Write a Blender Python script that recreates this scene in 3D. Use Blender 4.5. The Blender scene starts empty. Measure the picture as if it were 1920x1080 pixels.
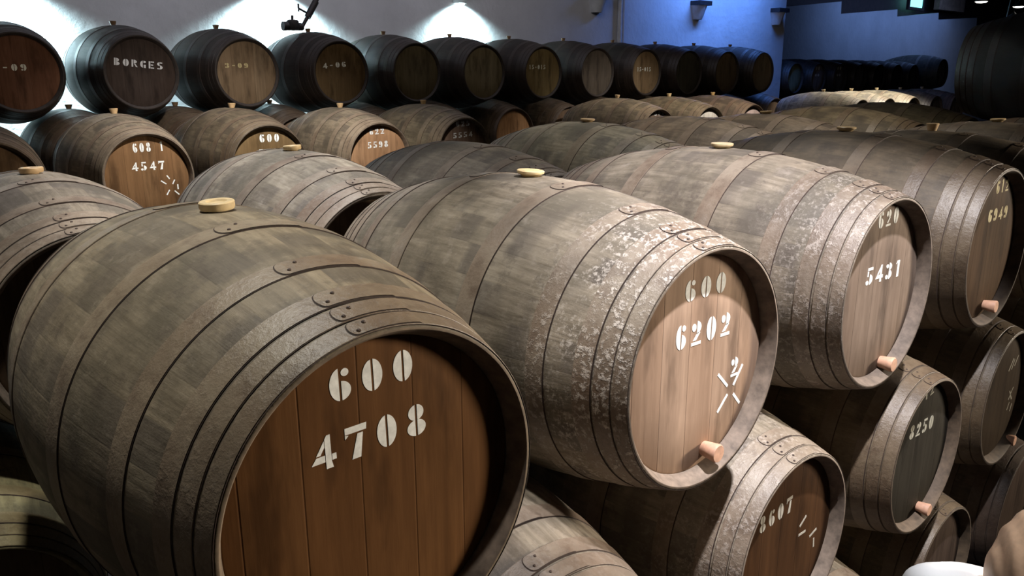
import bpy, bmesh, math, random
from mathutils import Vector, Matrix
random.seed(7)
S = bpy.context.scene
COL = S.collection
R = math.radians
ZO = 2.95                                   # height of the phone above the cellar floor

# ------------------------------------------------------------------ camera
FPX, PITCH, YAW, ROLL = 1505.5, R(14.86), R(41.16), R(-0.166)
cam_d = bpy.data.cameras.new('camera')
cam = bpy.data.objects.new('camera', cam_d); COL.objects.link(cam)
F = Vector((math.sin(YAW)*math.cos(PITCH), math.cos(YAW)*math.cos(PITCH), -math.sin(PITCH)))
Rt = Vector((math.cos(YAW), -math.sin(YAW), 0))
U = Rt.cross(F)
r2 = Rt*math.cos(ROLL) - U*math.sin(ROLL)*-1
u2 = U*math.cos(ROLL) + Rt*math.sin(ROLL)*-1
cam.matrix_world = Matrix(((r2.x, u2.x, -F.x, 0), (r2.y, u2.y, -F.y, 0), (r2.z, u2.z, -F.z, ZO), (0, 0, 0, 1)))
cam_d.sensor_width = 36; cam_d.lens = FPX/1920*36; cam_d.clip_start = .05; cam_d.clip_end = 200
S.camera = cam

# ------------------------------------------------------------------ world, light, exposure
w = bpy.data.worlds.new('world'); S.world = w; w.use_nodes = True
w.node_tree.nodes['Background'].inputs[0].default_value = (.55, .42, .62, 1)
w.node_tree.nodes['Background'].inputs[1].default_value = .004
S.view_settings.view_transform = 'Standard'; S.view_settings.look = 'None'
S.view_settings.exposure = 0.0; S.view_settings.gamma = 1.0
S.view_settings.use_curve_mapping = False

def aim(o, loc, tgt):
    o.location = loc
    o.rotation_euler = (Vector(tgt)-Vector(loc)).to_track_quat('-Z', 'Y').to_euler()
def spot(name, loc, tgt, power, angle, blend=.6, size=.05, col=(1, .96, .92)):
    d = bpy.data.lights.new(name, 'SPOT'); d.energy = power; d.spot_size = R(angle); d.spot_blend = blend
    d.shadow_soft_size = size; d.color = col
    o = bpy.data.objects.new(name, d); COL.objects.link(o)
    aim(o, (loc[0], loc[1], loc[2]+ZO), (tgt[0], tgt[1], tgt[2]+ZO)); return o
def area(name, loc, tgt, power, sx, sy, col=(1, 1, 1)):
    d = bpy.data.lights.new(name, 'AREA'); d.energy = power; d.shape = 'RECTANGLE'; d.size = sx; d.size_y = sy; d.color = col
    o = bpy.data.objects.new(name, d); COL.objects.link(o)
    aim(o, (loc[0], loc[1], loc[2]+ZO), (tgt[0], tgt[1], tgt[2]+ZO)); return o

# ceiling spots of the cellar, added fills, skylights (positions are relative to the phone)
spot('ceiling_spot_aisle', (2.05, .22, 2.6), (2.7, 1.5, -.9), 1600, 42, .5, .05, (.99, .96, 1))
spot('bystander_fill_spot', (1.5, -.3, 2.4), (1.15, .35, -.7), 420, 15, .5, .05, (1, .98, .98))  # unseen narrow spot added to brighten the bystander
spot('ceiling_spot_near_row', (.62, 2.3, 2.6), (.75, 2.0, -.8), 470, 46, .9, .1, (1, .97, .9))
spot('gap_fill_spot', (1.36, 1.0, 2.6), (1.27, 1.32, -1.15), 420, 12, .6, .05, (1, .96, .97))  # added spot without a fixture, lights the barrel top in the gap
spot('ceiling_spot_second_row', (1.5, 3.0, 2.6), (1.5, 3.5, -.8), 520, 50, .8, .1, (.98, .97, 1))
spot('ceiling_spot_middle', (3.9, 3.0, 2.5), (3.9, 3.1, -.8), 215, 66, .8, .1)
spot('ceiling_spot_far_row', (15.2, 6.4, 2.3), (15.4, 7.3, -.6), 900, 62, .5, .1, (1, .97, .88))
spot('ceiling_spot_right', (5.9, 3.3, 2.5), (6.0, 3.3, -.8), 230, 72, .9, .1, (1, .9, .76))
spot('ceiling_spot_third_row', (3.0, 4.7, 2.1), (3.2, 7.0, -1), 900, 66, .7, .07, (1, .95, .9))
spot('ceiling_spot_third_row_right', (9.6, 5.0, 2.2), (9.6, 7.0, -1), 640, 66, .7, .07, (1, .93, .84))
area('aisle_fill', (12, -5.6, 1.4), (-.8, 1.2, -.8), 300, 3.5, 1, (1, .86, .69)).data.spread = R(56)  # unseen fill added to lift the barrel heads, no real fixture
area('hall_glow', (6.5, 5.5, 3.2), (7.0, 8.6, 0), 40, 10, 1, (1, .85, .65))
area('wall_bounce', (5, 8.2, 3.2), (5, 10.7, 1.0), 62, 9, .6, (.80, .82, 1))
area('blue_skylight', (15.2, 9.6, 3.1), (15.0, 10.7, 1.0), 120, 3.5, .5, (.12, .31, 1)).data.spread = R(120)
area('blue_skylight_far', (29, 11.6, 2.6), (29, 13.3, .8), 75, 9, .8, (.25, .43, 1))

# ------------------------------------------------------------------ materials
def newmat(name):
    m = bpy.data.materials.new(name); m.use_nodes = True
    nt = m.node_tree; nt.nodes.clear()
    out = nt.nodes.new('ShaderNodeOutputMaterial'); b = nt.nodes.new('ShaderNodeBsdfPrincipled')
    nt.links.new(b.outputs[0], out.inputs[0])
    return m, nt, b
class N:
    def __init__(s, nt): s.nt = nt
    def _set(s, sock, v):
        if v is None: return
        if hasattr(v, 'links') or isinstance(v, bpy.types.NodeSocket): s.nt.links.new(v, sock)
        else: sock.default_value = v
    def math(s, op, a, b=None, c=None, clamp=False):
        n = s.nt.nodes.new('ShaderNodeMath'); n.operation = op; n.use_clamp = clamp
        for i, v in enumerate((a, b, c)): s._set(n.inputs[i], v)
        return n.outputs[0]
    def comb(s, x, y, z):
        n = s.nt.nodes.new('ShaderNodeCombineXYZ')
        for i, v in enumerate((x, y, z)): s._set(n.inputs[i], v)
        return n.outputs[0]
    def sep(s, v):
        n = s.nt.nodes.new('ShaderNodeSeparateXYZ'); s._set(n.inputs[0], v); return n.outputs
    def noise(s, v, scale, detail=4, rough=.55):
        n = s.nt.nodes.new('ShaderNodeTexNoise'); s._set(n.inputs['Vector'], v)
        n.inputs['Scale'].default_value = scale; n.inputs['Detail'].default_value = detail; n.inputs['Roughness'].default_value = rough
        return n.outputs['Fac']
    def white(s, v):
        n = s.nt.nodes.new('ShaderNodeTexWhiteNoise'); n.noise_dimensions = '3D'; s._set(n.inputs['Vector'], v); return n.outputs['Value']
    def ramp(s, f, a, b, lo=0., hi=1.):
        n = s.nt.nodes.new('ShaderNodeMapRange'); s._set(n.inputs[0], f)
        for i, v in enumerate((a, b, lo, hi)): n.inputs[i+1].default_value = v
        return n.outputs[0]
    def mix(s, f, a, b, mode='MIX'):
        n = s.nt.nodes.new('ShaderNodeMix'); n.data_type = 'RGBA'; n.blend_type = mode
        s._set(n.inputs[0], f)
        for sock, v in ((n.inputs[6], a), (n.inputs[7], b)):
            if isinstance(v, tuple): sock.default_value = (*v[:3], 1)
            else: s._set(sock, v)
        return n.outputs[2]
    def vadd(s, a, b):
        n = s.nt.nodes.new('ShaderNodeVectorMath'); n.operation = 'ADD'; s._set(n.inputs[0], a); s._set(n.inputs[1], b); return n.outputs[0]
    def obj(s):
        t = s.nt.nodes.new('ShaderNodeTexCoord'); i = s.nt.nodes.new('ShaderNodeObjectInfo')
        s.alpha = i.outputs['Alpha']; return t.outputs['Object'], i.outputs['Color'], i.outputs['Location']
    def bump(s, h, strength, dist=.004):
        n = s.nt.nodes.new('ShaderNodeBump'); n.inputs['Strength'].default_value = strength; n.inputs['Distance'].default_value = dist
        s._set(n.inputs['Height'], h); return n.outputs[0]

def mat_staves():
    m, nt, b = newmat('weathered_stave_oak'); n = N(nt)
    co, oc, loc = n.obj(); x, y, z = n.sep(co)
    th = n.math('ARCTAN2', x, z)
    st = n.math('MULTIPLY', th, 30/(2*math.pi))
    idx = n.math('FLOOR', st); fr = n.math('FRACT', n.math('ADD', st, 64))
    edge = n.math('MINIMUM', fr, n.math('SUBTRACT', 1, fr))
    gap = n.ramp(edge, 0, .035, 1, 0)
    v1 = n.white(n.vadd(n.comb(idx, 0, 0), loc))
    long = n.noise(n.vadd(n.comb(n.math('MULTIPLY', th, 5), n.math('MULTIPLY', y, 1.3), 0), loc), 4, 6, .65)
    block = n.noise(n.vadd(n.comb(n.math('MULTIPLY', idx, 2.7), n.math('MULTIPLY', y, 5.5), n.math('MULTIPLY', idx, 1.3)), loc), 1.0, 2, .5)
    big = n.noise(n.vadd(co, loc), 2.6, 6, .65)
    fine = n.noise(n.vadd(co, loc), 55, 4, .7)
    c = n.mix(n.ramp(long, .3, .7), (.125, .107, .08), (.305, .273, .218))
    c = n.mix(n.ramp(v1, 0, 1, 0, .14), c, (.34, .28, .21))
    c = n.mix(n.ramp(block, .50, .60, 0, .66), c, (.085, .075, .068))
    c = n.mix(n.ramp(big, .46, .64, 0, .82), c, (.088, .08, .062))
    c = n.mix(n.ramp(big, .42, .2, 0, .5), c, (.36, .34, .29))
    c = n.mix(n.ramp(fine, .62, .78, 0, .3), c, (.5, .47, .42))
    med = n.noise(n.vadd(co, loc), 11, 5, .7)
    c = n.mix(n.ramp(med, .53, .68, 0, .72), c, (.085, .072, .06))
    c = n.mix(n.ramp(med, .42, .28, 0, .35), c, (.38, .35, .31))
    crust = n.math('MULTIPLY', n.ramp(n.noise(n.vadd(co, loc), 70, 5, .75), .50, .60), n.math('MULTIPLY', n.ramp(med, .42, .55), n.ramp(y, -.36, -.60)))
    c = n.mix(n.math('MULTIPLY', crust, n.alpha), c, (.58, .55, .51))
    c = n.mix(n.math('MULTIPLY', gap, .06), c, (.05, .042, .034))
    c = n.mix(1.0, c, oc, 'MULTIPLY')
    nt.links.new(c, b.inputs['Base Color'])
    b.inputs['Roughness'].default_value = .62; b.inputs['Specular IOR Level'].default_value = .35
    h = n.math('ADD', n.math('MULTIPLY', gap, -.06), n.math('ADD', n.math('MULTIPLY', fine, .35), n.math('MULTIPLY', long, .5)))
    nt.links.new(n.bump(h, .5, .006), b.inputs['Normal'])
    return m
def mat_hoop():
    m, nt, b = newmat('dusty_rusted_hoop_iron'); n = N(nt)
    co, oc, loc = n.obj(); x, y, z = n.sep(co)
    a = n.noise(n.vadd(co, loc), 3.2, 5, .6); f = n.noise(n.vadd(co, loc), 60, 4, .7); med = n.noise(n.vadd(co, loc), 11, 5, .7)
    c = n.mix(n.ramp(a, .3, .7), (.28, .248, .20), (.165, .122, .09))
    c = n.mix(n.ramp(med, .50, .68, 0, .68), c, (.10, .07, .052))
    c = n.mix(n.ramp(med, .42, .28, 0, .4), c, (.36, .33, .29))
    big = n.noise(n.vadd(co, loc), 2.6, 6, .65)
    c = n.mix(n.ramp(big, .48, .66, 0, .62), c, (.085, .068, .052))
    crust = n.math('MULTIPLY', n.ramp(f, .50, .60), n.math('MULTIPLY', n.ramp(med, .40, .55), n.ramp(y, -.36, -.60)))
    c = n.mix(n.math('MULTIPLY', crust, n.alpha), c, (.60, .57, .53))
    c = n.mix(n.ramp(f, .42, .28, 0, .4), c, (.12, .08, .06))
    c = n.mix(1.0, c, oc, 'MULTIPLY')
    nt.links.new(c, b.inputs['Base Color']); b.inputs['Roughness'].default_value = .48
    nt.links.new(n.bump(n.math('ADD', f, n.math('MULTIPLY', n.math('MULTIPLY', crust, n.alpha), 1.0)), .5, .004), b.inputs['Normal'])
    return m
def mat_head():
    m, nt, b = newmat('barrel_head_planks'); n = N(nt)
    co, oc, loc = n.obj(); x, y, z = n.sep(co)
    st = n.math('ADD', n.math('MULTIPLY', x, 8.2), 20.35)
    idx = n.math('FLOOR', st); fr = n.math('FRACT', st)
    edge = n.math('MINIMUM', fr, n.math('SUBTRACT', 1, fr)); gap = n.ramp(edge, 0, .022, 1, 0)
    v1 = n.white(n.vadd(n.comb(idx, 3, 1), loc))
    grain = n.noise(n.vadd(n.comb(n.math('MULTIPLY', x, 34), n.math('MULTIPLY', z, 1.8), idx), loc), 1.0, 6, .65)
    stain = n.noise(n.vadd(n.comb(n.math('MULTIPLY', x, 9), n.math('MULTIPLY', z, 2.0), 0), loc), 1.0, 4, .6)
    big = n.noise(n.vadd(co, loc), 4, 4, .6)
    c = n.mix(n.ramp(grain, .3, .7), (.62, .58, .54), (1.05, 1.0, .95))
    c = n.mix(n.ramp(v1, 0, 1, 0, .5), c, (.66, .56, .48))
    c = n.mix(n.ramp(stain, .52, .66, 0, .75), c, (.32, .29, .27))
    c = n.mix(n.ramp(stain, .42, .26, 0, .4), c, (1.35, 1.28, 1.2))
    c = n.mix(n.ramp(big, .52, .72, 0, .35), c, (.6, .56, .52))
    c = n.mix(n.math('MULTIPLY', gap, .38), c, (.14, .10, .08))
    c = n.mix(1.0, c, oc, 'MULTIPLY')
    nt.links.new(c, b.inputs['Base Color']); b.inputs['Roughness'].default_value = .72
    b.inputs['Specular IOR Level'].default_value = .07
    h = n.math('ADD', n.math('MULTIPLY', gap, -.8), n.math('MULTIPLY', grain, .5))
    nt.links.new(n.bump(h, .35, .004), b.inputs['Normal'])
    return m
def mat_plain(name, col, rough=.6, metal=0, var=.25, scale=20, tint=False, bump=.2):
    m, nt, b = newmat(name); n = N(nt); co, oc, loc = n.obj()
    f = n.noise(n.vadd(co, loc), scale, 4, .6)
    c = n.mix(n.ramp(f, .3, .7), tuple(k*(1-var) for k in col), tuple(min(1, k*(1+var)) for k in col))
    if tint: c = n.mix(1.0, c, oc, 'MULTIPLY')
    nt.links.new(c, b.inputs['Base Color']); b.inputs['Roughness'].default_value = rough; b.inputs['Metallic'].default_value = metal
    if bump: nt.links.new(n.bump(f, bump, .004), b.inputs['Normal'])
    return m
def mat_emit(name, col, strength):
    m = bpy.data.materials.new(name); m.use_nodes = True; nt = m.node_tree; nt.nodes.clear()
    out = nt.nodes.new('ShaderNodeOutputMaterial'); e = nt.nodes.new('ShaderNodeEmission')
    e.inputs[0].default_value = (*col, 1); e.inputs[1].default_value = strength
    nt.links.new(e.outputs[0], out.inputs[0]); return m
def mat_plaster(name, col):
    m, nt, b = newmat(name); n = N(nt); co, oc, loc = n.obj()
    a = n.noise(co, .9, 5, .6); f = n.noise(co, 9, 5, .6)
    c = n.mix(n.ramp(a, .35, .7), tuple(k*.82 for k in col), col)
    c = n.mix(n.ramp(f, .55, .75, 0, .25), c, tuple(k*.7 for k in col))
    nt.links.new(c, b.inputs['Base Color']); b.inputs['Roughness'].default_value = .85
    nt.links.new(n.bump(f, .5, .02), b.inputs['Normal']); return m
M_ST, M_HP, M_HD = mat_staves(), mat_hoop(), mat_head()
M_EDGE = mat_plain('rust_shade_line', (.035, .02, .014), .8, 0, .3, 30)  # rust plus the gap shade along hoop edges, painted as a dark line
M_RIVET = mat_plain('rivet_iron', (.05, .03, .022), .6, 0, .3, 80)
M_RIM = mat_plain('chime_end_grain', (.16, .13, .105), .75, 0, .4, 26, True)
M_BUNG = mat_plain('bung_pale', (.62, .48, .27), .45, 0, .15, 30, True)
M_PLUG = mat_plain('peg_wood', (.52, .30, .20), .6, 0, .25, 25)
M_WHITE = mat_plain('stencil_paint', (.80, .82, .80), .7, 0, .15, 60, True, .1)
M_WALL = mat_plaster('whitewashed_wall', (.62, .62, .64))
M_WALL2 = mat_plaster('whitewashed_far_wall', (.5, .52, .55))
M_DARK = mat_plain('dark_timber', (.035, .02, .018), .8, 0, .3, 6)
M_FLOOR = mat_plain('cellar_floor', (.03, .026, .024), .9, 0, .3, 4)
M_BLACK = mat_plain('black_iron', (.03, .027, .03), .5, .3, .3, 30)
M_SCONCE = mat_plain('sconce_plaster', (.55, .55, .56), .7, 0, .1, 12)
M_GLOW = mat_emit('lamp_glow', (.8, 1, 1), 14)

# ------------------------------------------------------------------ object helpers
def mesh_from(bm, name, mats, smooth=True):
    me = bpy.data.meshes.new(name); bm.to_mesh(me); bm.free()
    for m in mats: me.materials.append(m)
    if smooth:
        for p in me.polygons: p.use_smooth = True
        me.set_sharp_from_angle(angle=R(38))
    return me
def link(name, me, parent=None, loc=(0, 0, 0), rot=(0, 0, 0), color=None):
    o = bpy.data.objects.new(name, me); COL.objects.link(o)
    if parent: o.parent = parent
    o.location = loc; o.rotation_euler = rot
    if color: o.color = (*color, 1) if len(color) == 3 else color
    return o
def tag(o, label, cat, group=None):
    o['label'] = label; o['category'] = cat
    if group: o['group'] = group
def thing(name, label, cat, loc, group=None):
    o = bpy.data.objects.new(name, None); COL.objects.link(o); o.empty_display_size = .1
    o.location = loc; tag(o, label, cat, group); return o
def bm_box(bm, lo, hi, mi=0):
    v = [bm.verts.new((x, y, z)) for x in (lo[0], hi[0]) for y in (lo[1], hi[1]) for z in (lo[2], hi[2])]
    for f in ((0, 1, 3, 2), (4, 6, 7, 5), (0, 4, 5, 1), (2, 3, 7, 6), (0, 2, 6, 4), (1, 5, 7, 3)):
        bm.faces.new([v[i] for i in f]).material_index = mi
def bm_tube(bm, p0, p1, r0, r1, seg=12, caps=True, mi=0):
    p0, p1 = Vector(p0), Vector(p1); d = (p1-p0).normalized()
    a = d.orthogonal().normalized(); b = d.cross(a)
    A = [bm.verts.new(p0+(a*math.cos(t)+b*math.sin(t))*r0) for t in [2*math.pi*i/seg for i in range(seg)]]
    B = [bm.verts.new(p1+(a*math.cos(t)+b*math.sin(t))*r1) for t in [2*math.pi*i/seg for i in range(seg)]]
    for i in range(seg):
        j = (i+1) % seg; bm.faces.new((A[i], A[j], B[j], B[i])).material_index = mi
    if caps: bm.faces.new(A[::-1]).material_index = mi; bm.faces.new(B).material_index = mi
def bm_lathe(bm, prof, seg, axis='z', mi=0, close=False):
    rings = []
    for (r, h) in prof:
        ring = []
        for i in range(seg):
            t = 2*math.pi*i/seg; c, s = r*math.cos(t), r*math.sin(t)
            ring.append(bm.verts.new((c, s, h) if axis == 'z' else (s, h, c)))
        rings.append(ring)
    for a, b in zip(rings, rings[1:]):
        for i in range(seg):
            j = (i+1) % seg; bm.faces.new((a[i], a[j], b[j], b[i])).material_index = mi
    return rings

# ------------------------------------------------------------------ barrel parts (axis along y, head at -y)
L, RH, RB, REC = 1.516, .3533, .48, .046
def rad(y): return RH+(RB-RH)*(1-(y/(L/2))**2)
def staves_mesh(seg, nr, rec):
    bm = bmesh.new(); h = L/2
    prof = [(RH-.03, -h+rec+.03), (RH-.028, -h+rec-.004), (RH-.012, -h+.004), (RH-.008, -h), (RH-.003, -h)]
    prof += [(rad(y), y) for y in [-h+.003+(2*h-.006)*i/nr for i in range(nr+1)]]
    prof += [(RH-.003, h), (RH-.022, h), (RH-.028, h-.012), (RH-.03, h-REC)]
    rg = bm_lathe(bm, prof, seg, 'y')
    bm.faces.new(rg[-1])
    bmesh.ops.recalc_face_normals(bm, faces=bm.faces[:])
    # recalc treats the open cup consistently; chime faces get the end grain
    for f in bm.faces:
        c = f.calc_center_median(); rr = math.hypot(c.x, c.z)
        if abs(c.y) > h-rec-.04 and rr < RH-.004: f.material_index = 1
    return mesh_from(bm, 'staves', [M_ST, M_RIM])
def head_mesh(seg, rec):
    bm = bmesh.new(); h = L/2; y0 = -h+rec
    rings = [[bm.verts.new((r*math.sin(2*math.pi*i/seg), y, r*math.cos(2*math.pi*i/seg))) for i in range(seg)]
             for r, y in ((RH-.0305, y0+.03), (RH-.0285, y0+.003), (RH-.034, y0), (.16, y0))]
    for a, b in zip(rings, rings[1:]):
        for i in range(seg): bm.faces.new((a[i], a[(i+1) % seg], b[(i+1) % seg], b[i]))
    bm.faces.new(rings[-1]); bm.faces.new(rings[0][::-1])
    bmesh.ops.recalc_face_normals(bm, faces=bm.faces[:])
    return mesh_from(bm, 'head', [M_HD])
HOOPS = [(-.756, -.716), (-.708, -.664), (-.655, -.603), (-.512, -.455), (-.238, -.172)]
HOOPS += [(-b, -a) for a, b in HOOPS[::-1]]
def hoop_mesh(y0, y1, seg, tab, tab_t=-10.5):
    bm = bmesh.new(); t = .0028; sgn = 1 if y0 < 0 else -1
    prof = [(rad(y0)+.0002, y0-.002), (rad(y0)+.0012, y0-.0017), (rad(y0)+.0012, y0), (rad(y0)+t, y0+.0008),
            (rad((y0+y1)/2)+t, (y0+y1)/2), (rad(y1)+t, y1-.0008), (rad(y1)+.0012, y1), (rad(y1)+.0012, y1+.0025), (rad(y1)+.0002, y1+.003)]
    prof = [(r, max(-L/2+.0005, min(L/2-.0005, y))) for r, y in prof]
    rg = bm_lathe(bm, prof, seg, 'y')
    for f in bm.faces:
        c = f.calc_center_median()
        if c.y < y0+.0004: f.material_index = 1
    if tab:
        yc = (y0+y1)/2; wd = (y1-y0)
        for k, (grow, dz, mi) in enumerate(((.0026, .0008, 1), (0, .002, 0))):
            hw = wd/2-.0015+grow*.6; a0 = R(tab_t)-grow/rad(yc); a1 = R(tab_t+26)
            n = 22; top, bot = [], []
            for i in range(n+1):
                a = a0+(a1-a0)*(i/n)**1.6
                s = (a-a0)*rad(yc)
                q = hw if s > hw*.8 else hw*(max(0.0, 1-((hw*.8-s)/(hw*.8))**2.6))**.5
                q = max(q, hw*.12)
                rr = t+dz if i < n-1 else t-.001
                for arr, yy in ((top, yc+q), (bot, yc-q)):
                    arr.append(bm.verts.new(((rad(yy)+rr)*math.sin(a), yy, (rad(yy)+rr)*math.cos(a))))
            for i in range(n): bm.faces.new((top[i], top[i+1], bot[i+1], bot[i])).material_index = mi
    bmesh.ops.recalc_face_normals(bm, faces=bm.faces[:])
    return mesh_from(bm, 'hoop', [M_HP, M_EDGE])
def rivet_mesh():
    bm = bmesh.new(); bm_lathe(bm, [(.0046, 0), (.004, .002), (.0024, .0033), (.0004, .0036)], 8, 'z')
    return mesh_from(bm, 'rivet', [M_RIVET])
def bung_mesh(kind):
    bm = bmesh.new()
    if kind == 'disc':      # flat silicone bung with a dished top
        prof = [(.020, -.02), (.026, .002), (.040, .004), (.043, .010), (.043, .022), (.040, .025), (.026, .0245), (.022, .019), (.0005, .018)]
    elif kind == 'ring':
        prof = [(.020, -.02), (.030, .001), (.032, .004), (.046, .012), (.047, .019), (.044, .0215), (.024, .021), (.0005, .0205)]
    else:                    # tapered stopper
        prof = [(.022, -.02), (.024, 0), (.034, .034), (.035, .04), (.032, .043), (.0005, .043)]
    bm_lathe(bm, prof, 20, 'z')
    return mesh_from(bm, 'bung', [M_BUNG])
def plug_mesh():
    bm = bmesh.new(); rg = bm_lathe(bm, [(.022, .004), (.025, -.02), (.029, -.05), (.026, -.055), (.006, -.0555)], 14, 'y')
    bm.faces.new(rg[-1]); bmesh.ops.recalc_face_normals(bm, faces=bm.faces[:])
    return mesh_from(bm, 'spigot_plug', [M_PLUG])
LOD = {}
for lod, seg, nr, rec in (('hi', 128, 44, REC), ('lo', 56, 18, REC), ('flush', 56, 18, .022)):
    LOD[lod] = dict(staves=staves_mesh(seg, nr, rec), head=head_mesh(min(seg, 96), rec), rec=rec,
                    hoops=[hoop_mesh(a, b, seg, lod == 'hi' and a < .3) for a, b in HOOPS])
ME_RIVET, ME_PLUG = rivet_mesh(), plug_mesh()
ME_BUNG = {k: bung_mesh(k) for k in ('disc', 'ring', 'stopper')}

# ------------------------------------------------------------------ stencilled characters
def lens(cx, cy, rx, ry, x0, x1, n=12):
    x0, x1 = max(x0, cx-rx), min(x1, cx+rx)
    xs = [x0+(x1-x0)*(.5-.5*math.cos(math.pi*i/n)) for i in range(n+1)]
    up = [(x, cy+ry*math.sqrt(max(0, 1-((x-cx)/rx)**2))) for x in xs]
    dn = [(x, cy-ry*math.sqrt(max(0, 1-((x-cx)/rx)**2))) for x in xs]
    pts = dn+up[::-1]; out = []
    for p in pts:
        if not out or (abs(p[0]-out[-1][0])+abs(p[1]-out[-1][1])) > 1e-4: out.append(p)
    if abs(out[0][0]-out[-1][0])+abs(out[0][1]-out[-1][1]) < 1e-4: out.pop()
    return out
def rc(x0, y0, x1, y1): return [(x0, y0), (x1, y0), (x1, y1), (x0, y1)]
def el(cx, cy, rx, ry): return lens(cx, cy, rx, ry, -9, 9)
G6 = [lens(.3, .5, .3, .5, -1, .265), lens(.3, .3, .3, .3, .335, 1), el(.45, .84, .11, .12)]
GL = {
 '0': [lens(.3, .5, .3, .5, -1, .265), lens(.3, .5, .3, .5, .335, 1)],
 '6': G6, '9': [[(.6-x, 1-y) for x, y in p] for p in G6],
 '8': [lens(.3, .75, .25, .25, -1, .265), lens(.3, .75, .25, .25, .335, 1), lens(.3, .26, .3, .26, -1, .265), lens(.3, .26, .3, .26, .335, 1)],
 '4': [[(.36, 0), (.56, 0), (.52, .2), (.52, 1), (.42, 1), (.36, .9)], [(-.04, .22), (.34, .22), (.34, .42), (.1, .42)], [(.1, .46), (.22, .46), (.34, .66), (.34, .86)], rc(.54, .22, .66, .4)],
 '7': [[(0, .8), (.62, .8), (.64, 1), (.0, 1)], [(0, .66), (.1, .76), (0, .78)], [(.16, 0), (.42, 0), (.52, .74), (.36, .74)]],
 '5': [rc(.08, .84, .56, 1), rc(.08, .5, .2, .8), lens(.24, .31, .36, .31, .32, 1), el(.12, .14, .13, .13)],
 '3': [lens(.22, .76, .34, .24, .3, 1), lens(.22, .29, .38, .29, .3, 1), el(.12, .8, .12, .12), el(.12, .16, .13, .13)],
 '2': [lens(.24, .72, .34, .28, .32, 1), el(.14, .74, .13, .16), [(.1, .2), (.3, .2), (.54, .5), (.38, .52)], rc(0, 0, .6, .13)],
 '1': [rc(.2, 0, .4, 1), [(.05, .8), (.18, .86), (.18, 1)]],
 '-': [rc(.1, .4, .5, .56)], '.': [el(.3, .1, .1, .1)],
 'B': [rc(0, 0, .18, 1), lens(.22, .76, .32, .24, .24, 1), lens(.22, .26, .38, .26, .24, 1)],
 'O': [lens(.32, .5, .32, .5, -1, .28), lens(.32, .5, .32, .5, .36, 1)],
 'R': [rc(0, 0, .18, 1), lens(.22, .74, .36, .26, .24, 1), [(.26, .44), (.42, .44), (.66, 0), (.48, 0)]],
 'G': [lens(.34, .5, .34, .5, -1, .28), lens(.34, .84, .3, .16, .36, 1), rc(.38, 0, .62, .44)],
 'E': [rc(0, 0, .18, 1), rc(.23, .84, .6, 1), rc(.23, .42, .5, .58), rc(.23, 0, .6, .16)],
 'S': [lens(.3, .74, .3, .26, -1, .26), [(.3, .84), (.58, .84), (.58, 1), (.3, 1)], lens(.3, .28, .32, .28, .34, 1), rc(.02, 0, .3, .16), [(.28, .5), (.34, .6), (.34, .46)]],
}
def prism(bm, pts, y):
    f = [bm.verts.new((u, y-.0009, v)) for u, v in pts]; b = [bm.verts.new((u, y+.0006, v)) for u, v in pts]
    n = len(pts)
    try:
        bm.faces.new(f); bm.faces.new(b[::-1])
        for i in range(n): bm.faces.new((f[i], b[i], b[(i+1) % n], f[(i+1) % n]))
    except ValueError: pass
def text_bm(bm, txt, u0, v0, u1, v1, h, rec=REC):
    """characters between the baseline ends (u0,v0) and (u1,v1)"""
    n = len(txt); adv = (math.hypot(u1-u0, v1-v0))/(n-1+.62) if n > 1 else .05
    cw = adv*.64 if n > 1 else h*.6
    a = math.atan2(v1-v0, u1-u0); ca, sa = math.cos(a), math.sin(a)
    y = -L/2+rec
    for i, ch in enumerate(txt):
        for p in GL.get(ch, []):
            pts = []
            for gx, gy in p:
                X, Y = i*adv+gx/.6*cw, gy*h
                pts.append((u0+X*ca-Y*sa, v0+X*sa+Y*ca))
            prism(bm, pts, y)
def strokes_bm(bm, segs, wd=.0095):
    y = -L/2+REC
    for (a, b) in segs:
        a, b = Vector(a), Vector(b); d = (b-a).normalized(); nrm = Vector((-d.y, d.x))*wd/2
        prism(bm, [tuple(a-nrm), tuple(b-nrm), tuple(b+nrm), tuple(a+nrm)], y)

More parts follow.
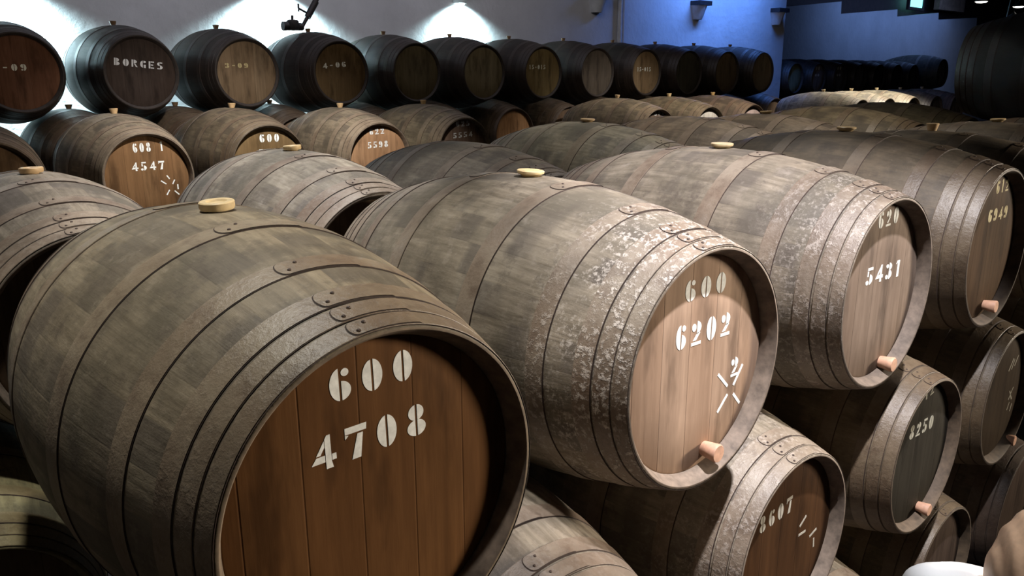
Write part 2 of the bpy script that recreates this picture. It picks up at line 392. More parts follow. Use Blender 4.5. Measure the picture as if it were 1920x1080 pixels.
# ------------------------------------------------------------------ one barrel
def barrel(label, pos, lod='lo', body=(1, 1, 1), head=(.5, .4, .3), texts=(), marks=(), plug=None, bung='stopper', bungcol=(1, 1, 1),
           paint=(1, 1, 1), group=None, roll=0, scale=1.0, yaw=0, hoops=None, crust=.08):
    t = thing('wine_barrel', label, 'barrel', (pos[0], pos[1], pos[2]+ZO), group)
    t.rotation_euler = (0, R(roll), R(yaw)); t.scale = (scale,)*3
    D = LOD[lod]
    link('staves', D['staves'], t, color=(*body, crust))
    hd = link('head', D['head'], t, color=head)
    for i, me in enumerate(D['hoops']):
        if hoops is not None and i not in hoops: continue
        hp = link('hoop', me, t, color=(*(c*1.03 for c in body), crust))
        if lod == 'hi' and i < 5:
            y0, y1 = HOOPS[i]; yc = (y0+y1)/2
            for k, (dt, fy) in enumerate(((2.3, -.22), (5.6, .2))):
                a = R(-10.5+dt+i*.15); yy = yc+fy*(y1-y0); r = rad(yy)+.0045
                rv = link('rivet', ME_RIVET, hp, (r*math.sin(a), yy, r*math.cos(a)))
                rv.rotation_euler = Vector((math.sin(a), .1, math.cos(a))).to_track_quat('Z', 'Y').to_euler()
    if bung:
        bg = link('bung', ME_BUNG[bung], t, (0, 0, RB-.001), (0, 0, random.uniform(0, 6)), color=bungcol)
        bg.rotation_euler.x = R(random.uniform(-4, 4))
    hr = pos[1]-L/2+.06; k = .058-D['rec']; du, dv = -k*pos[0]/hr, -k*pos[2]/hr
    texts = [(a[0], a[1]+du, a[2]+dv, a[3]+du, a[4]+dv, a[5]) for a in texts]
    marks = [[((p[0]+du, p[1]+dv), (q[0]+du, q[1]+dv)) for p, q in mk] for mk in marks]
    if plug: plug = (plug[0]+du, plug[1]+dv)
    for tx in texts:
        bm = bmesh.new(); text_bm(bm, *tx, rec=D['rec'])
        nm = 'stencil_lettering' if any(c.isalpha() for c in tx[0]) else 'stencil_number'
        link(nm, mesh_from(bm, nm, [M_WHITE], False), hd, color=paint)
    for mk in marks:
        bm = bmesh.new(); strokes_bm(bm, mk)
        link('stencil_mark', mesh_from(bm, 'stencil_mark', [M_WHITE], False), hd, color=paint)
    if plug: link('spigot_plug', ME_PLUG, hd, (plug[0], -L/2+REC, plug[1]))
    return t

# ------------------------------------------------------------------ setting
def struct(name, bm, mats, smooth=False):
    o = link(name, mesh_from(bm, name, mats, smooth)); o['kind'] = 'structure'; return o
def sbox(name, lo, hi, m):
    bm = bmesh.new(); bm_box(bm, (lo[0], lo[1], lo[2]+ZO), (hi[0], hi[1], hi[2]+ZO)); return struct(name, bm, [m])
sbox('floor', (-8, -6, -ZO-.2), (60, 15, -ZO), M_FLOOR)
sbox('floor_walkway', (-8, -6, -ZO+.001), (60, .95, -2.45), M_DARK)
sbox('ceiling', (-8, -6, 3.6), (60, 15, 3.8), M_DARK)
sbox('wall_back', (-8, 10.7, -ZO), (17.9, 10.95, 3.6), M_WALL)
sbox('wall_return', (17.65, 10.95, -ZO), (17.9, 13.3, 3.6), M_WALL)
sbox('wall_left', (-8.2, -6, -ZO), (-8, 15, 3.6), M_WALL)
sbox('wall_front', (-8, -6.2, -ZO), (60, -6, 3.6), M_DARK)
sbox('wall_right', (60, -6, -ZO), (60.2, 15, 3.6), M_DARK)
bm = bmesh.new()
top = [(17.9, 1.8), (22.4, 1.91), (25.46, 2.21), (25.5, 1.84), (29.42, 2.16), (29.46, 1.92), (32.85, 2.2), (32.9, 1.96), (36.6, 2.18), (36.65, 1.84), (40.6, 2.2), (40.65, 1.9), (60, 2.2)]
pts = [(60, -ZO), (17.9, -ZO)]+top
fr = [bm.verts.new((x, 13.3, z+ZO)) for x, z in pts]; bk = [bm.verts.new((x, 13.6, z+ZO)) for x, z in pts]
bm.faces.new(fr); bm.faces.new(bk[::-1])
for i in range(len(pts)):
    j = (i+1) % len(pts); bm.faces.new((fr[i], bk[i], bk[j], fr[j]))
bmesh.ops.recalc_face_normals(bm, faces=bm.faces[:])
struct('wall_far', bm, [M_WALL2])
sbox('wall_upper', (17.9, 14.0, -ZO), (60, 14.2, 3.6), M_DARK)

# ------------------------------------------------------------------ barrels: near stack
NB = 'barrels of the near stack'
barrel('big barrel stencilled 600 over 4708 on its dark brown head, nearest the camera', (.748, 1.96, -.801), 'hi', (.98, .90, .76), (.15, .075, .03),
       [('600', -.092, .212, .088, .216, .064), ('4708', -.135, .086, .115, .092, .067)], bung='disc', group=NB)
barrel('barrel stencilled 600 over 6202 with a half-shaded tan head, beside the 4708 barrel', (1.830, 1.998, -.809), 'hi', (1.08, 1.02, .96), (.42, .31, .235),
       [('600', -.058, .194, .13, .192, .062), ('6202', -.09, .06, .166, .055, .072), ('2', .19, -.088, .24, -.088, .062)],
       [[((.125, -.062), (.178, -.113)), ((.252, -.06), (.209, -.118)), ((.133, -.187), (.181, -.14)), ((.212, -.147), (.25, -.188))]], (.074, -.284), 'ring', (1.15, 1.12, 1.05), group=NB, crust=.8)
barrel('barrel stencilled 620 over 5431 with a greyish half-shaded head', (2.893, 1.975, -.777), 'hi', (.84, .79, .75), (.26, .21, .175),
       [('620', -.03, .234, .125, .24, .062), ('5431', -.078, .034, .2, .026, .064)], plug=(.118, -.3), bung='ring', bungcol=(.7, .7, .7), group=NB, crust=.4)
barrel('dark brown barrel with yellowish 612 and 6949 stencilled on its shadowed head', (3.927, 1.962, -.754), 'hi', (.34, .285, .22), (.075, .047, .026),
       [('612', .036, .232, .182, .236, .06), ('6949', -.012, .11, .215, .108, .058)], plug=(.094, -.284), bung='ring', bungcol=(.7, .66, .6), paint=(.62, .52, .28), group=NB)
barrel('brown barrel with a tall pale stopper behind the 612 barrel', (4.98, 1.97, -.80), 'hi', (.46, .40, .32), (.12, .08, .05), bung='stopper', bungcol=(1, .9, .85), group=NB)
barrel('brown barrel at the right edge below the huge dark barrel, pale flat bung on top', (6.02, 1.97, -.79), 'lo', (.48, .42, .36), (.12, .08, .05), bung='ring', bungcol=(.9, .85, .8), group=NB)
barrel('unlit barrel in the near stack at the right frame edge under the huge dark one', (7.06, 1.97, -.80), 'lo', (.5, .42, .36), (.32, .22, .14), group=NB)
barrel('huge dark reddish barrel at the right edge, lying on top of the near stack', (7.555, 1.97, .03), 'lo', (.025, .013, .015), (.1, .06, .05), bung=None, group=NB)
# second layer
barrel('mossy barrel at the bottom left corner under the 4708 barrel', (.15, 3.27, -1.655), 'hi', (.95, .95, .62), (.25, .2, .14), bung=None, scale=.95, group=NB)
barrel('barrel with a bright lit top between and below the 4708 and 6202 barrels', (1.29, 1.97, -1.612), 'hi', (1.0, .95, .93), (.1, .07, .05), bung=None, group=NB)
barrel('barrel stencilled 8607 with riveted white-lit front hoops, below the 6202 barrel', (2.43, 1.997, -1.64), 'hi', (1.08, 1.02, .96), (.07, .034, .014),
       [('8607', -.16, .097, .045, .108, .064)], [[((.115, -.02), (.165, -.02)), ((.2, -.06), (.25, -.045)), ((.235, -.08), (.24, -.12)), ((.118, .015), (.16, .045))]], bung=None, paint=(.5, .46, .4), group=NB, crust=.3)
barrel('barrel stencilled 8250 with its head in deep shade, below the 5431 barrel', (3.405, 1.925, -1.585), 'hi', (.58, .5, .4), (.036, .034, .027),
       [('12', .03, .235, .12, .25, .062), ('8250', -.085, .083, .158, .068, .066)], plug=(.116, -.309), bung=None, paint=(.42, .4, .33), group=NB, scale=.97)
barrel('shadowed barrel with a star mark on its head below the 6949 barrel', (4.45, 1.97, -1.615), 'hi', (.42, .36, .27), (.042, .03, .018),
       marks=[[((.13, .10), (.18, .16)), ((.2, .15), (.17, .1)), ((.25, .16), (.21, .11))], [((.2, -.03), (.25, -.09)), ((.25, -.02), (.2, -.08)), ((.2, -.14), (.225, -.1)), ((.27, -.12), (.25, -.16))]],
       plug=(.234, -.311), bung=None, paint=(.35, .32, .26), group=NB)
barrel('barrel showing only its dim flank at the right edge below the star-marked barrel', (5.5, 1.97, -1.62), 'lo', (.5, .44, .38), (.27, .2, .13), bung=None, group=NB)
# third layer
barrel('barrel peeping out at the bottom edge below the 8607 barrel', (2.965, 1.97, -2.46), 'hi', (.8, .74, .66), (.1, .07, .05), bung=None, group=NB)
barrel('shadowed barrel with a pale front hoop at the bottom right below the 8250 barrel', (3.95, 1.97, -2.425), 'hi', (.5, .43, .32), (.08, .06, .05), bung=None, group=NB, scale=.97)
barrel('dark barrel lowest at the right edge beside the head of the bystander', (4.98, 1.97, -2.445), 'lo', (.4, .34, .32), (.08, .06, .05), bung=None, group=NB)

# ------------------------------------------------------------------ second row, end to end behind the near stack
G2 = 'barrels of the second row'
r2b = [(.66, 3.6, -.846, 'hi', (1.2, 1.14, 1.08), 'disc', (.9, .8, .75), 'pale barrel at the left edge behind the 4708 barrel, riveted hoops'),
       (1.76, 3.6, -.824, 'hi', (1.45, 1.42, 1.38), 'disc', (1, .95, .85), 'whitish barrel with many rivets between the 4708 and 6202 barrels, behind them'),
       (2.80, 3.6, -.842, 'hi', (.56, .54, .52), None, (1, 1, 1), 'dark grey barrel without a bung right behind the 6202 barrel'),
       (3.79, 3.6, -.77, 'hi', (.95, .95, .86), 'ring', (.8, .72, .7), 'grey-green barrel with pale back hoops behind the grey bungless one'),
       (4.84, 3.6, -.77, 'hi', (.72, .62, .54), None, (1, 1, 1), 'brown barrel of the second row behind the bung of the 5431 barrel'),
       (5.85, 3.6, -.784, 'lo', (.80, .70, .64), 'ring', (.95, .9, .85), 'dusty brown barrel with small pale bung behind the 612 barrel'),
       (6.95, 3.6, -.755, 'lo', (.62, .55, .42), None, (1, 1, 1), 'olive brown barrel in front of the bright cream far barrels'),
       (8.05, 3.6, -.745, 'lo', (.62, .58, .4), None, (1, 1, 1), 'mossy dark barrel just left of the huge dark barrel')]
for X, Y, Z, lod, bc, bk, bkc, lab in r2b:
    barrel(lab, (X, Y, Z), lod, bc, (.22, .16, .11), bung=bk, bungcol=bkc, group=G2)

# ------------------------------------------------------------------ third row across the aisle
G3 = 'barrels of the third row'
barrel('barrel cut by the left edge with a 5 on its shadowed head', (.98, 7.58, -.80), 'lo', (.78, .68, .58), (.14, .09, .05), [('5', .12, .05, .2, .05, .075)], group=G3)
barrel('barrel stencilled 6081 over 4547 on an orange-brown head', (2.069, 7.543, -.789), 'lo', (.90, .82, .72), (.22, .13, .065),
       [('608 1', -.087, .198, .15, .2, .074), ('4547', -.111, .053, .137, .052, .068)],
       [[((.1, -.04), (.14, -.07)), ((.21, -.04), (.19, -.075)), ((.135, -.16), (.16, -.12)), ((.2, -.13), (.235, -.165)), ((.15, .0), (.17, -.03)), ((.23, -.08), (.23, -.12))]], bung='stopper', bungcol=(.8, .7, .65), group=G3)
barrel('barrel stencilled 600 over 5407 with a yellowish brown head', (3.118, 7.57, -.77), 'lo', (.62, .54, .43), (.2, .14, .07),
       [('600', -.064, .199, .116, .197, .072), ('5407', -.082, .07, .16, .07, .07)], bung='stopper', bungcol=(.75, .65, .6), group=G3)
barrel('barrel stencilled 622 over 5598 on a bright tan head', (4.28, 7.6, -.80), 'lo', (.95, .86, .74), (.42, .26, .15),
       [('622', -.086, .238, .079, .244, .057), ('5598', -.112, .107, .116, .112, .062)], bung='stopper', bungcol=(.8, .7, .65), group=G3)
barrel('grey-brown barrel stencilled 625 over 5554, right of the 5598 barrel', (5.33, 7.6, -.79), 'lo', (.68, .62, .5), (.24, .17, .13),
       [('625', -.078, .262, .102, .264, .056), ('5554', -.116, .14, .136, .15, .056)], bung='stopper', bungcol=(.7, .6, .5), group=G3)
barrel('striped brown barrel with 592 at the top of its dark head', (8.58, 7.6, -.79), 'lo', (.92, .8, .62), (.2, .15, .12),
       [('592', -.041, .262, .148, .27, .055)], bung='stopper', bungcol=(.95, .85, .8), group=G3)
barrel('brown barrel with a white patch on its head right of the 592 barrel', (9.72, 7.6, -.79), 'lo', (.75, .64, .48), (.85, .85, .8), bung='stopper', bungcol=(1, .95, .85), group=G3)
barrel('brown barrel with a pinkish white head, third right of the 625 barrel', (10.8, 7.6, -.79), 'lo', (.7, .56, .45), (.75, .62, .6), bung='stopper', bungcol=(.9, .75, .5), group=G3)
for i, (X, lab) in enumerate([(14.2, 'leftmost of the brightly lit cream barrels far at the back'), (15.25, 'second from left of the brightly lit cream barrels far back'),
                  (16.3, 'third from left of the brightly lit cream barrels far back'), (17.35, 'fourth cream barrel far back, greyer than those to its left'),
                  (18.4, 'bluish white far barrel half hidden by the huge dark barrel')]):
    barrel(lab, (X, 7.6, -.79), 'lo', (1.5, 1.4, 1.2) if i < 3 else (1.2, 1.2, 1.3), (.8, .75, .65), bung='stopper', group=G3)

# ------------------------------------------------------------------ back stack: lower layer, then the row on top
G4 = 'dark barrels under the top row'
low = [(1.070, 'dark barrel at the far left under the barrel stencilled 4-09'), (2.125, 'dark barrel in the gap below the two leftmost top barrels'), (3.190, 'dark barrel between the 4547 and 5407 barrels, behind them'),
       (4.295, 'dark barrel with rusty hoops behind the 5407 and 5598 barrels'), (5.390, 'dark barrel hidden behind the 5598 and 5554 barrels'), (6.460, 'dark barrel peeping out right of the 5554 barrel, behind it'),
       (7.540, 'dark barrel with a striped orange and white head right of the 5554 barrel'), (8.640, 'dark brown barrel right of the orange and white headed one'), (9.770, 'dark barrel behind the 592 barrel'),
       (10.890, 'dark barrel behind the barrel with the white patched head'), (11.990, 'dark barrel under the right part of the top row'), (13.110, 'dark mossy barrel under the right end of the top row'), (14.220, 'dark barrel left of the bright cream far barrels')]
for X, lab in low:
    barrel(lab, (X, 9.3, -.8), 'lo', (.42, .34, .28), (.60, .36, .2) if abs(X-7.54) < .1 else (.2, .14, .1), bung='stopper', bungcol=(.25, .2, .18), group=G4)
G5 = 'barrels of the top row'
OL = (.40, .33, .23)
toprow = [(1.60, (.32, .16, .10), [('4-09', -.20, .018, .062, .018, .06)], (.8, .78, .7), 'dark top row barrel at the left edge stencilled 4-09'),
          (2.65, (.10, .075, .065), [('BORGES', -.236, .075, .211, .031, .068)], (.62, .6, .62), 'dark top row barrel with a name stencilled in capitals'),
          (3.73, (.42, .31, .2), [('3-09', -.22, .05, .03, .05, .05)], (.5, .4, .2), 'top row barrel with a faded 3-09, two pale streaks on its head'),
          (4.86, (.30, .21, .11), [('4-06', -.204, .046, .09, .066, .06)], (.85, .85, .8), 'top row barrel stencilled 4-06 under the iron pump rod'),
          (5.92, (.26, .23, .15), [], (1, 1, 1), 'top row barrel with a blank dark head right of the 4-06 barrel'),
          (7.0, (.42, .38, .26), [], (1, 1, 1), 'top row barrel with a grey-green streaked head, below the middle wall lamp'),
          (8.08, (.52, .42, .22), [('15-015', -.232, .046, .077, .046, .06)], (.85, .85, .75), 'top row barrel with a yellowish head stencilled 15-015, left of a blank grey head'),
          (9.2, (.25, .22, .19), [], (1, 1, 1), 'top row barrel with a blank grey head between two stencilled ones'),
          (10.34, (.52, .38, .23), [('15-015', -.178, .018, .151, .018, .065)], (.85, .85, .8), 'top row barrel with a tan head stencilled 15-015, right of a blank grey head'),
          (11.44, (.16, .16, .13), [], (1, 1, 1), 'top row barrel with a nearly black head, third from the right end'),
          (12.54, (.32, .25, .17), [], (1, 1, 1), 'second top row barrel from the right end, brown streaked head'),
          (13.68, (.34, .28, .20), [], (1, 1, 1), 'last barrel at the right end of the top row')]
for X, hc, tx, pc, lab in toprow:
    barrel(lab, (X, 9.3, .03), 'flush', (.13, .105, .1), tuple(c*.45 for c in hc), tx, paint=pc, bung='stopper', bungcol=(.35, .26, .22), group=G5, scale=1.0)
G6n = 'small dark barrels far along the back wall'
far = ['first small far barrel right of the top row, greenish head', 'second small far barrel right of the top row, white label marks', 'third small far barrel right of the top row, small pale marks',
       'fourth small far barrel right of the top row', 'fifth small far barrel right of the top row, nearly black', 'sixth small far barrel right of the top row, nearly black', 'seventh small far barrel right of the top row, bluish side']
for i, lab in enumerate(far):
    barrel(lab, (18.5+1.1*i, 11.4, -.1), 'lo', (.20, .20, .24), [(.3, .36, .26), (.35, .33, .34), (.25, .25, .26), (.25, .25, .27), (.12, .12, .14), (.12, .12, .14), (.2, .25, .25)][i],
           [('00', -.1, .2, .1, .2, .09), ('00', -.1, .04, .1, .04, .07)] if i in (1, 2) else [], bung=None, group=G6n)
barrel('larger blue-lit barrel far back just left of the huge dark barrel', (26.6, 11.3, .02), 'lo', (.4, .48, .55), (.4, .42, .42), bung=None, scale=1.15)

# timber racks that carry the rows whose lower layers the photograph does not show
def rack(name, barrels):
    bm = bmesh.new(); zt = min(Z-rad(.4)*k for X, Y, Z, k in barrels)-.03+ZO
    Yc = sum(b[1] for b in barrels)/len(barrels); x0, x1 = min(b[0] for b in barrels)-.5, max(b[0] for b in barrels)+.5
    for s in (-1, 1):
        bm_box(bm, (x0, Yc+s*.4-.06, zt-.14), (x1, Yc+s*.4+.06, zt))
        n = max(2, int((x1-x0)/2.1)+1)
        for i in range(n):
            px = x0+.1+(x1-x0-.2)*i/(n-1); bm_box(bm, (px-.07, Yc+s*.4-.058, 0), (px+.07, Yc+s*.4+.058, zt-.141))
        for X, Y, Z, k in barrels:
            bm_box(bm, (X-.05, Yc+s*.4-.05, zt+.0005), (X+.05, Yc+s*.4+.05, Z+ZO-rad(.4)*k-.004))
    return struct(name, bm, [M_DARK])
rack('trim_2', [(b[0], b[1], b[2], 1) for b in r2b[1:]])
rack('trim_9', [(.15, 3.27, -1.655, .95)])
rack('trim_3', [(X, 7.58, Z, 1) for X, Z in ((.98, -.80), (2.069, -.789), (3.118, -.77), (4.28, -.80), (5.33, -.79))])
rack('trim_4', [(X, 7.6, -.79, 1) for X in (8.58, 9.72, 10.8)])
rack('trim_5', [(X, 7.6, -.79, 1) for X in (14.2, 15.25, 16.3, 17.35, 18.4)])
rack('trim_6', [(X, 9.3, -.8, 1) for X, lab in low])
rack('trim_7', [(18.5+1.1*i, 11.4, -.1, 1) for i in range(7)])
rack('trim_8', [(26.6, 11.3, .02, 1.15)])

# ------------------------------------------------------------------ wall lamps and pipes
def sconce(X, label, lit):
    t = thing('wall_lamp', label, 'wall lamp', (X, 10.7, 1.1+ZO), 'bowl lamps along the back wall')
    bm = bmesh.new(); n = 12
    rings = []
    for (rw, dp, z) in ((.11, .13, 0), (.135, .16, .06), (.19, .22, .24), (.2, .235, .27), (.185, .22, .27), (.12, .14, .05)):
        rings.append([bm.verts.new((rw*math.cos(math.pi*i/n), -dp*math.sin(math.pi*i/n), z)) for i in range(n+1)])
    for a, b in zip(rings, rings[1:]):
        for i in range(n): bm.faces.new((a[i], a[i+1], b[i+1], b[i]))
    bmesh.ops.recalc_face_normals(bm, faces=bm.faces[:])
    link('bowl', mesh_from(bm, 'bowl', [M_SCONCE]), t)
    bm = bmesh.new(); bm_box(bm, (-.21, -.24, .272), (.21, -.002, .36)); link('cap', mesh_from(bm, 'cap', [M_BLACK], False), t)
    if lit:
        bm = bmesh.new(); bm_lathe(bm, [(.001, .0), (.04, .004), (.05, .03), (.04, .05), (.001, .055)], 12)
        link('bulb', mesh_from(bm, 'bulb', [M_GLOW]), t, (0, -.07, -.04))
        spot('wall_lamp_light', (X, 10.5, 1.06), (X, 10.92, 0), lit, 140, 1.0, .04, (.66, .95, 1))
sconce(1.75, 'lit wall lamp above the top row at the far left', 2400)
sconce(5.1, 'lit wall lamp above the iron rod on the 4-06 barrel', 2000)
sconce(8.25, 'lit white wall lamp at the top edge, middle of the wall', 700)
sconce(11.4, 'unlit wall lamp left of the wall pipe', 0)
sconce(14.45, 'unlit grey wall lamp right of the wall pipe', 0)
sconce(17.45, 'unlit wall lamp at the corner of the blue wall', 0)
bm = bmesh.new(); bm_tube(bm, (12.03, 10.65, ZO+.3), (12.03, 10.65, ZO+3.59), .045, .045); bm_tube(bm, (12.16, 10.67, ZO+.3), (12.16, 10.67, ZO+3.59), .025, .025)
tag(link('wall_pipe', mesh_from(bm, 'wall_pipe', [M_SCONCE])), 'grey double pipe running up the wall where it turns blue', 'pipe')

# iron rod with valve resting on the 4-06 barrel
t = thing('pump_rod', 'dark iron rod with a valve and clamp leaning up from the 4-06 barrel', 'rod', (4.68, 9.33, .55+ZO))
bm = bmesh.new(); bm_tube(bm, (.11, 0, .0), (.98, .03, 1.27), .022, .034); bm_tube(bm, (.20, .003, .13), (.33, .008, .32), .04, .04)
link('rod', mesh_from(bm, 'rod', [M_BLACK]), t)
bm = bmesh.new(); bm_lathe(bm, [(.001, -.06), (.07, -.05), (.085, 0), (.07, .06), (.001, .075)], 14); bm_tube(bm, (-.13, 0, -.01), (.13, 0, -.01), .055, .045)
bm_tube(bm, (0, 0, .06), (.0, 0, .12), .018, .018)
link('valve', mesh_from(bm, 'valve', [M_BLACK]), t, (0, 0, .03))
bm = bmesh.new(); bm_tube(bm, (.22, 0, .17), (.09, 0, .23), .013, .013); bm_tube(bm, (.09, 0, .19), (.09, 0, .28), .012, .012)
link('tap_handle', mesh_from(bm, 'tap_handle', [M_BLACK]), t)

# hanging lamps, window, beam at the far right
for i, (X, Z, lab) in enumerate([(30.44, 2.32, 'leftmost of the three small hanging lamps at the far right'), (33.98, 2.34, 'hanging lamp at the upper right corner'), (33.6, 1.94, 'lowest of the three small hanging lamps, above the huge barrel')]):
    t = thing('hanging_lamp', lab, 'lamp', (X, 11, Z+ZO), 'hanging lamps far right')
    bm = bmesh.new(); bm_lathe(bm, [(.2, .0), (.16, .08), (.05, .16), (.02, .2)], 16); link('lamp_shade', mesh_from(bm, 'lamp_shade', [M_BLACK]), t)
    bm = bmesh.new(); bm_lathe(bm, [(.001, -.05), (.14, -.035), (.19, .0)], 16); link('diffuser', mesh_from(bm, 'diffuser', [mat_emit('pendant_glow', (1, .96, .86), 5)]), t)
    bm = bmesh.new(); bm_tube(bm, (0, 0, .19), (0, 0, 3.6-Z), .01, .01, 6); link('cord', mesh_from(bm, 'cord', [M_BLACK]), t)
bm = bmesh.new(); bm_tube(bm, (32.9, 11, 1.75+ZO), (33.4, 11, 3.6+ZO), .02, .02, 8)
tag(link('conduit', mesh_from(bm, 'conduit', [M_SCONCE])), 'thin white conduit slanting down from the ceiling at the far right', 'conduit')
bm = bmesh.new(); bm_box(bm, (31.2, 13.7, 2.36+ZO), (32.3, 13.72, 3.3+ZO)); o = struct('window_1', bm, [mat_emit('window_daylight', (.25, .9, 1), 2.2)])
bm = bmesh.new()
for lo, hi in (((31.1, 13.66, 2.26), (32.4, 13.76, 2.36)), ((31.1, 13.66, 2.36), (31.2, 13.76, 3.3)), ((32.3, 13.66, 2.36), (32.4, 13.76, 3.3))):
    bm_box(bm, (lo[0], lo[1], lo[2]+ZO), (hi[0], hi[1], hi[2]+ZO))
fo = link('window_frame', mesh_from(bm, 'window_frame', [M_DARK], False), o)
sbox('trim_1', (33.2, 13.45, 2.35), (35.6, 13.65, 3.6), mat_plain('lit_timber', (.3, .2, .13), .8, 0, .3, 5))  # beam colour lightened to carry the warm light falling on it

# ------------------------------------------------------------------ bystander at the bottom right corner
M_SKIN = mat_plain('skin', (.62, .38, .27), .5, 0, .06, 14)
M_HAIR = mat_plain('sandy_hair', (.66, .44, .29), .5, 0, .18, 30)
M_SHIRT = mat_plain('white_shirt', (.85, .87, .9), .8, 0, .04, 20)
M_TROUS = mat_plain('dark_trousers', (.06, .06, .08), .8, 0, .1, 20)
def skin_mesh(name, verts, edges, radii, mat, levels=2, root=0):
    me = bpy.data.meshes.new(name); me.from_pydata(verts, edges, []); me.update()
    o = bpy.data.objects.new(name, me); COL.objects.link(o)
    m = o.modifiers.new('skin', 'SKIN'); m.use_smooth_shade = True
    sv = me.skin_vertices[0].data
    for i, r in enumerate(radii):
        sv[i].radius = (r, r) if not isinstance(r, tuple) else r
    sv[root].use_root = True
    s = o.modifiers.new('sub', 'SUBSURF'); s.levels = levels; s.render_levels = levels
    me.materials.append(mat)
    dg = bpy.context.evaluated_depsgraph_get()
    nm = bpy.data.meshes.new_from_object(o.evaluated_get(dg))
    bpy.data.objects.remove(o); nm.name = name
    for p in nm.polygons: p.use_smooth = True
    return nm
HX, HY, HZ = 1.215, .235, -.705                     # head centre, relative to the phone
P = thing('person', 'person at the bottom right corner with sandy hair and a raised white sleeve', 'person', (HX, HY, -2.45+ZO)); P.rotation_euler.z = R(-90)
fz = -2.45
def rel(x, y, z): return (x, y, z-fz)
V, E, RD = [], [], []
def chain(pts, start=None):
    prev = start
    for (x, y, z, r) in pts:
        V.append((x, y, z)); RD.append(r); i = len(V)-1
        if prev is not None: E.append((prev, i))
        prev = i
    return prev
hz = HZ-fz                                          # head centre above the feet, about 1.75
pel = chain([(0, -.02, hz-.80, .145)])
ch = chain([(0, -.02, hz-.62, .13), (0, -.01, hz-.44, .15), (0, 0, hz-.30, .15), (0, 0, hz-.19, .065), (0, .0, hz-.10, .06)], pel)
chest = 3
for s in (-1, 1):
    hip = chain([(s*.09, -.02, hz-.90, .10), (s*.10, -.01, hz-1.28, .066), (s*.10, -.03, hz-1.62, .042), (s*.10, .0, .045, .04), (s*.105, .14, .03, .034)], pel)
# facing +y: right arm hangs, left arm is raised beside the head
hand = {}
ra = chain([(.17, 0, hz-.28, .062), (.235, -.01, hz-.52, .045), (.25, .06, hz-.74, .034), (.25, .08, hz-.79, .03)], chest)
la = chain([(-.17, .03, hz-.25, .06), (-.13, -.09, hz-.012, .036), (-.10, .15, hz-.13, .033), (-.08, .20, hz-.14, .03)], chest)
def fingers(root, base, d, side, up):
    d, side, up = Vector(d).normalized(), Vector(side).normalized(), Vector(up).normalized(); b = Vector(base)
    palm = b+d*.045; pi = chain([(*palm, .028)], root)
    for k, ln in enumerate((.068, .076, .072, .056)):
        o = side*(k-1.5)*.019
        p1 = palm+o+d*.03; p2 = p1+d*ln*.45-up*.006; p3 = p2+d*ln*.35-up*.018; p4 = p3+d*ln*.15-up*.016
        chain([(*p1, .0095), (*p2, .009), (*p3, .0082), (*p4, .007)], pi)
    q1 = b+d*.02-side*.03; q2 = q1+d*.03-side*.018; q3 = q2+d*.026-side*.004
    chain([(*q1, .012), (*q2, .010), (*q3, .008)], pi)
fingers(ra, (.25, .08, hz-.79), (0, .25, -1), (0, 1, .2), (-1, 0, 0))
fingers(la, (-.08, .20, hz-.14), (.6, .7, -.1), (.2, .1, 1), (-.7, .6, 0))
body = skin_mesh('body', V, E, RD, M_SKIN)
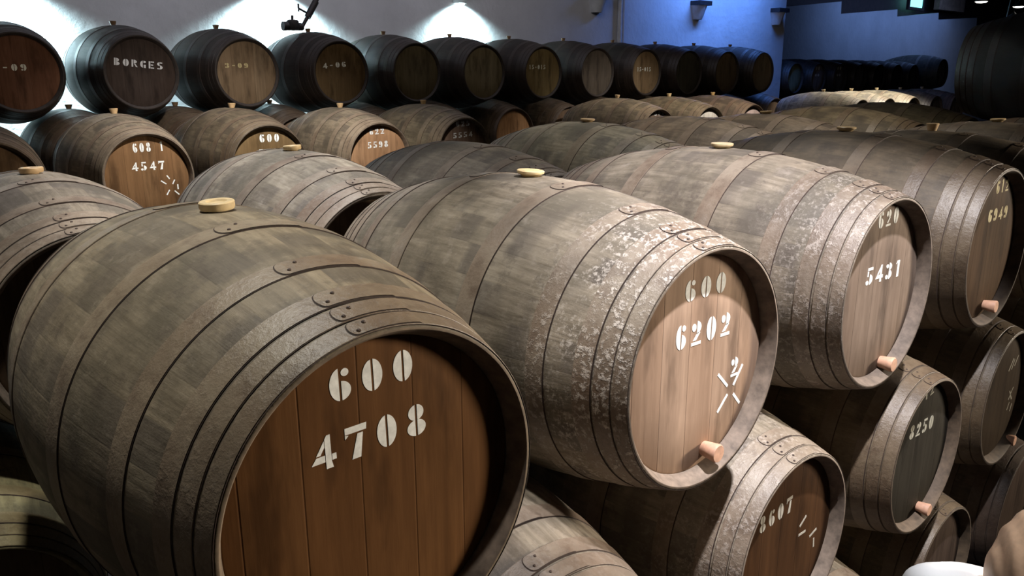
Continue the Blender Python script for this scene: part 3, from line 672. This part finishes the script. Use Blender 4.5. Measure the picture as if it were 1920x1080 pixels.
# head: shaped ellipsoid with nose, brow, lips, ears joined into the body mesh
bm = bmesh.new(); bm.from_mesh(body)
def add_head(bm):
    hb = bmesh.new(); bmesh.ops.create_icosphere(hb, subdivisions=5, radius=1)
    for v in hb.verts:
        x, y, z = v.co
        wd = .076*(1-.22*max(0, -z)**1.5); dp = .097*(1-.06*max(0, -z)); v.co = Vector((x*wd, y*dp+(.012 if z < 0 else 0)*-z, z*.118))
        if y > 0:
            X, Z = v.co.x, v.co.z
            g = lambda cx, cz, sx, sz: math.exp(-((X-cx)/sx)**2-((Z-cz)/sz)**2)
            d = .026*g(0, -.022, .013, .018)+.012*g(0, .004, .010, .022)-.011*(g(.031, .006, .016, .011)+g(-.031, .006, .016, .011))
            d += .006*(g(.03, .026, .024, .009)+g(-.03, .026, .024, .009))+.006*g(0, -.058, .022, .006)-.004*g(0, -.064, .024, .003)+.005*g(0, -.072, .02, .007)+.01*g(0, -.105, .028, .02)
            v.co.y += d
    for s in (-1, 1):
        r = bmesh.ops.create_icosphere(hb, subdivisions=3, radius=1)
        for v in r['verts']: v.co = Vector((s*.079+v.co.x*.010, -.004+v.co.y*.019, -.008+v.co.z*.032))
    me = bpy.data.meshes.new('tmp'); hb.to_mesh(me); hb.free()
    me.transform(Matrix.Translation((0, .015, hz))); bm.from_mesh(me); bpy.data.meshes.remove(me)
add_head(bm)
link('body', mesh_from(bm, 'body', [M_SKIN]), P)
bm = bmesh.new(); bmesh.ops.create_icosphere(bm, subdivisions=5, radius=1)
dele = []
for v in bm.verts:
    x, y, z = v.co
    if z < -.62 or (y > .35 and z < .42): dele.append(v)
    n = .0012*math.sin(x*22+z*5+y*14)+.0006*math.sin(x*60+y*40)
    v.co = Vector((x*(.089+n), y*(.108+n)+.008, z*(.128+n)+.004))
bmesh.ops.delete(bm, geom=dele, context='VERTS')
ho = link('hair', mesh_from(bm, 'hair', [M_HAIR]), P, (0, .0, hz))
V, E, RD = [], [], []
a = chain([(0, -.02, hz-.84, .165), (0, -.02, hz-.62, .15), (0, -.01, hz-.44, .17), (0, 0, hz-.31, .165), (0, 0, hz-.21, .085)])
chain([(.17, 0, hz-.28, .08), (.235, -.01, hz-.50, .065)], 3)
chain([(-.17, .03, hz-.25, .078), (-.13, -.09, hz-.012, .046), (-.105, .14, hz-.127, .044)], 3)
link('shirt', skin_mesh('shirt', V, E, RD, M_SHIRT), P)
V, E, RD = [], [], []
chain([(0, -.02, hz-.80, .155)])
for s in (-1, 1): chain([(s*.09, -.02, hz-.92, .115), (s*.10, -.01, hz-1.28, .084), (s*.10, -.02, hz-1.66, .066)], 0)
link('trousers', skin_mesh('trousers', V, E, RD, M_TROUS), P)
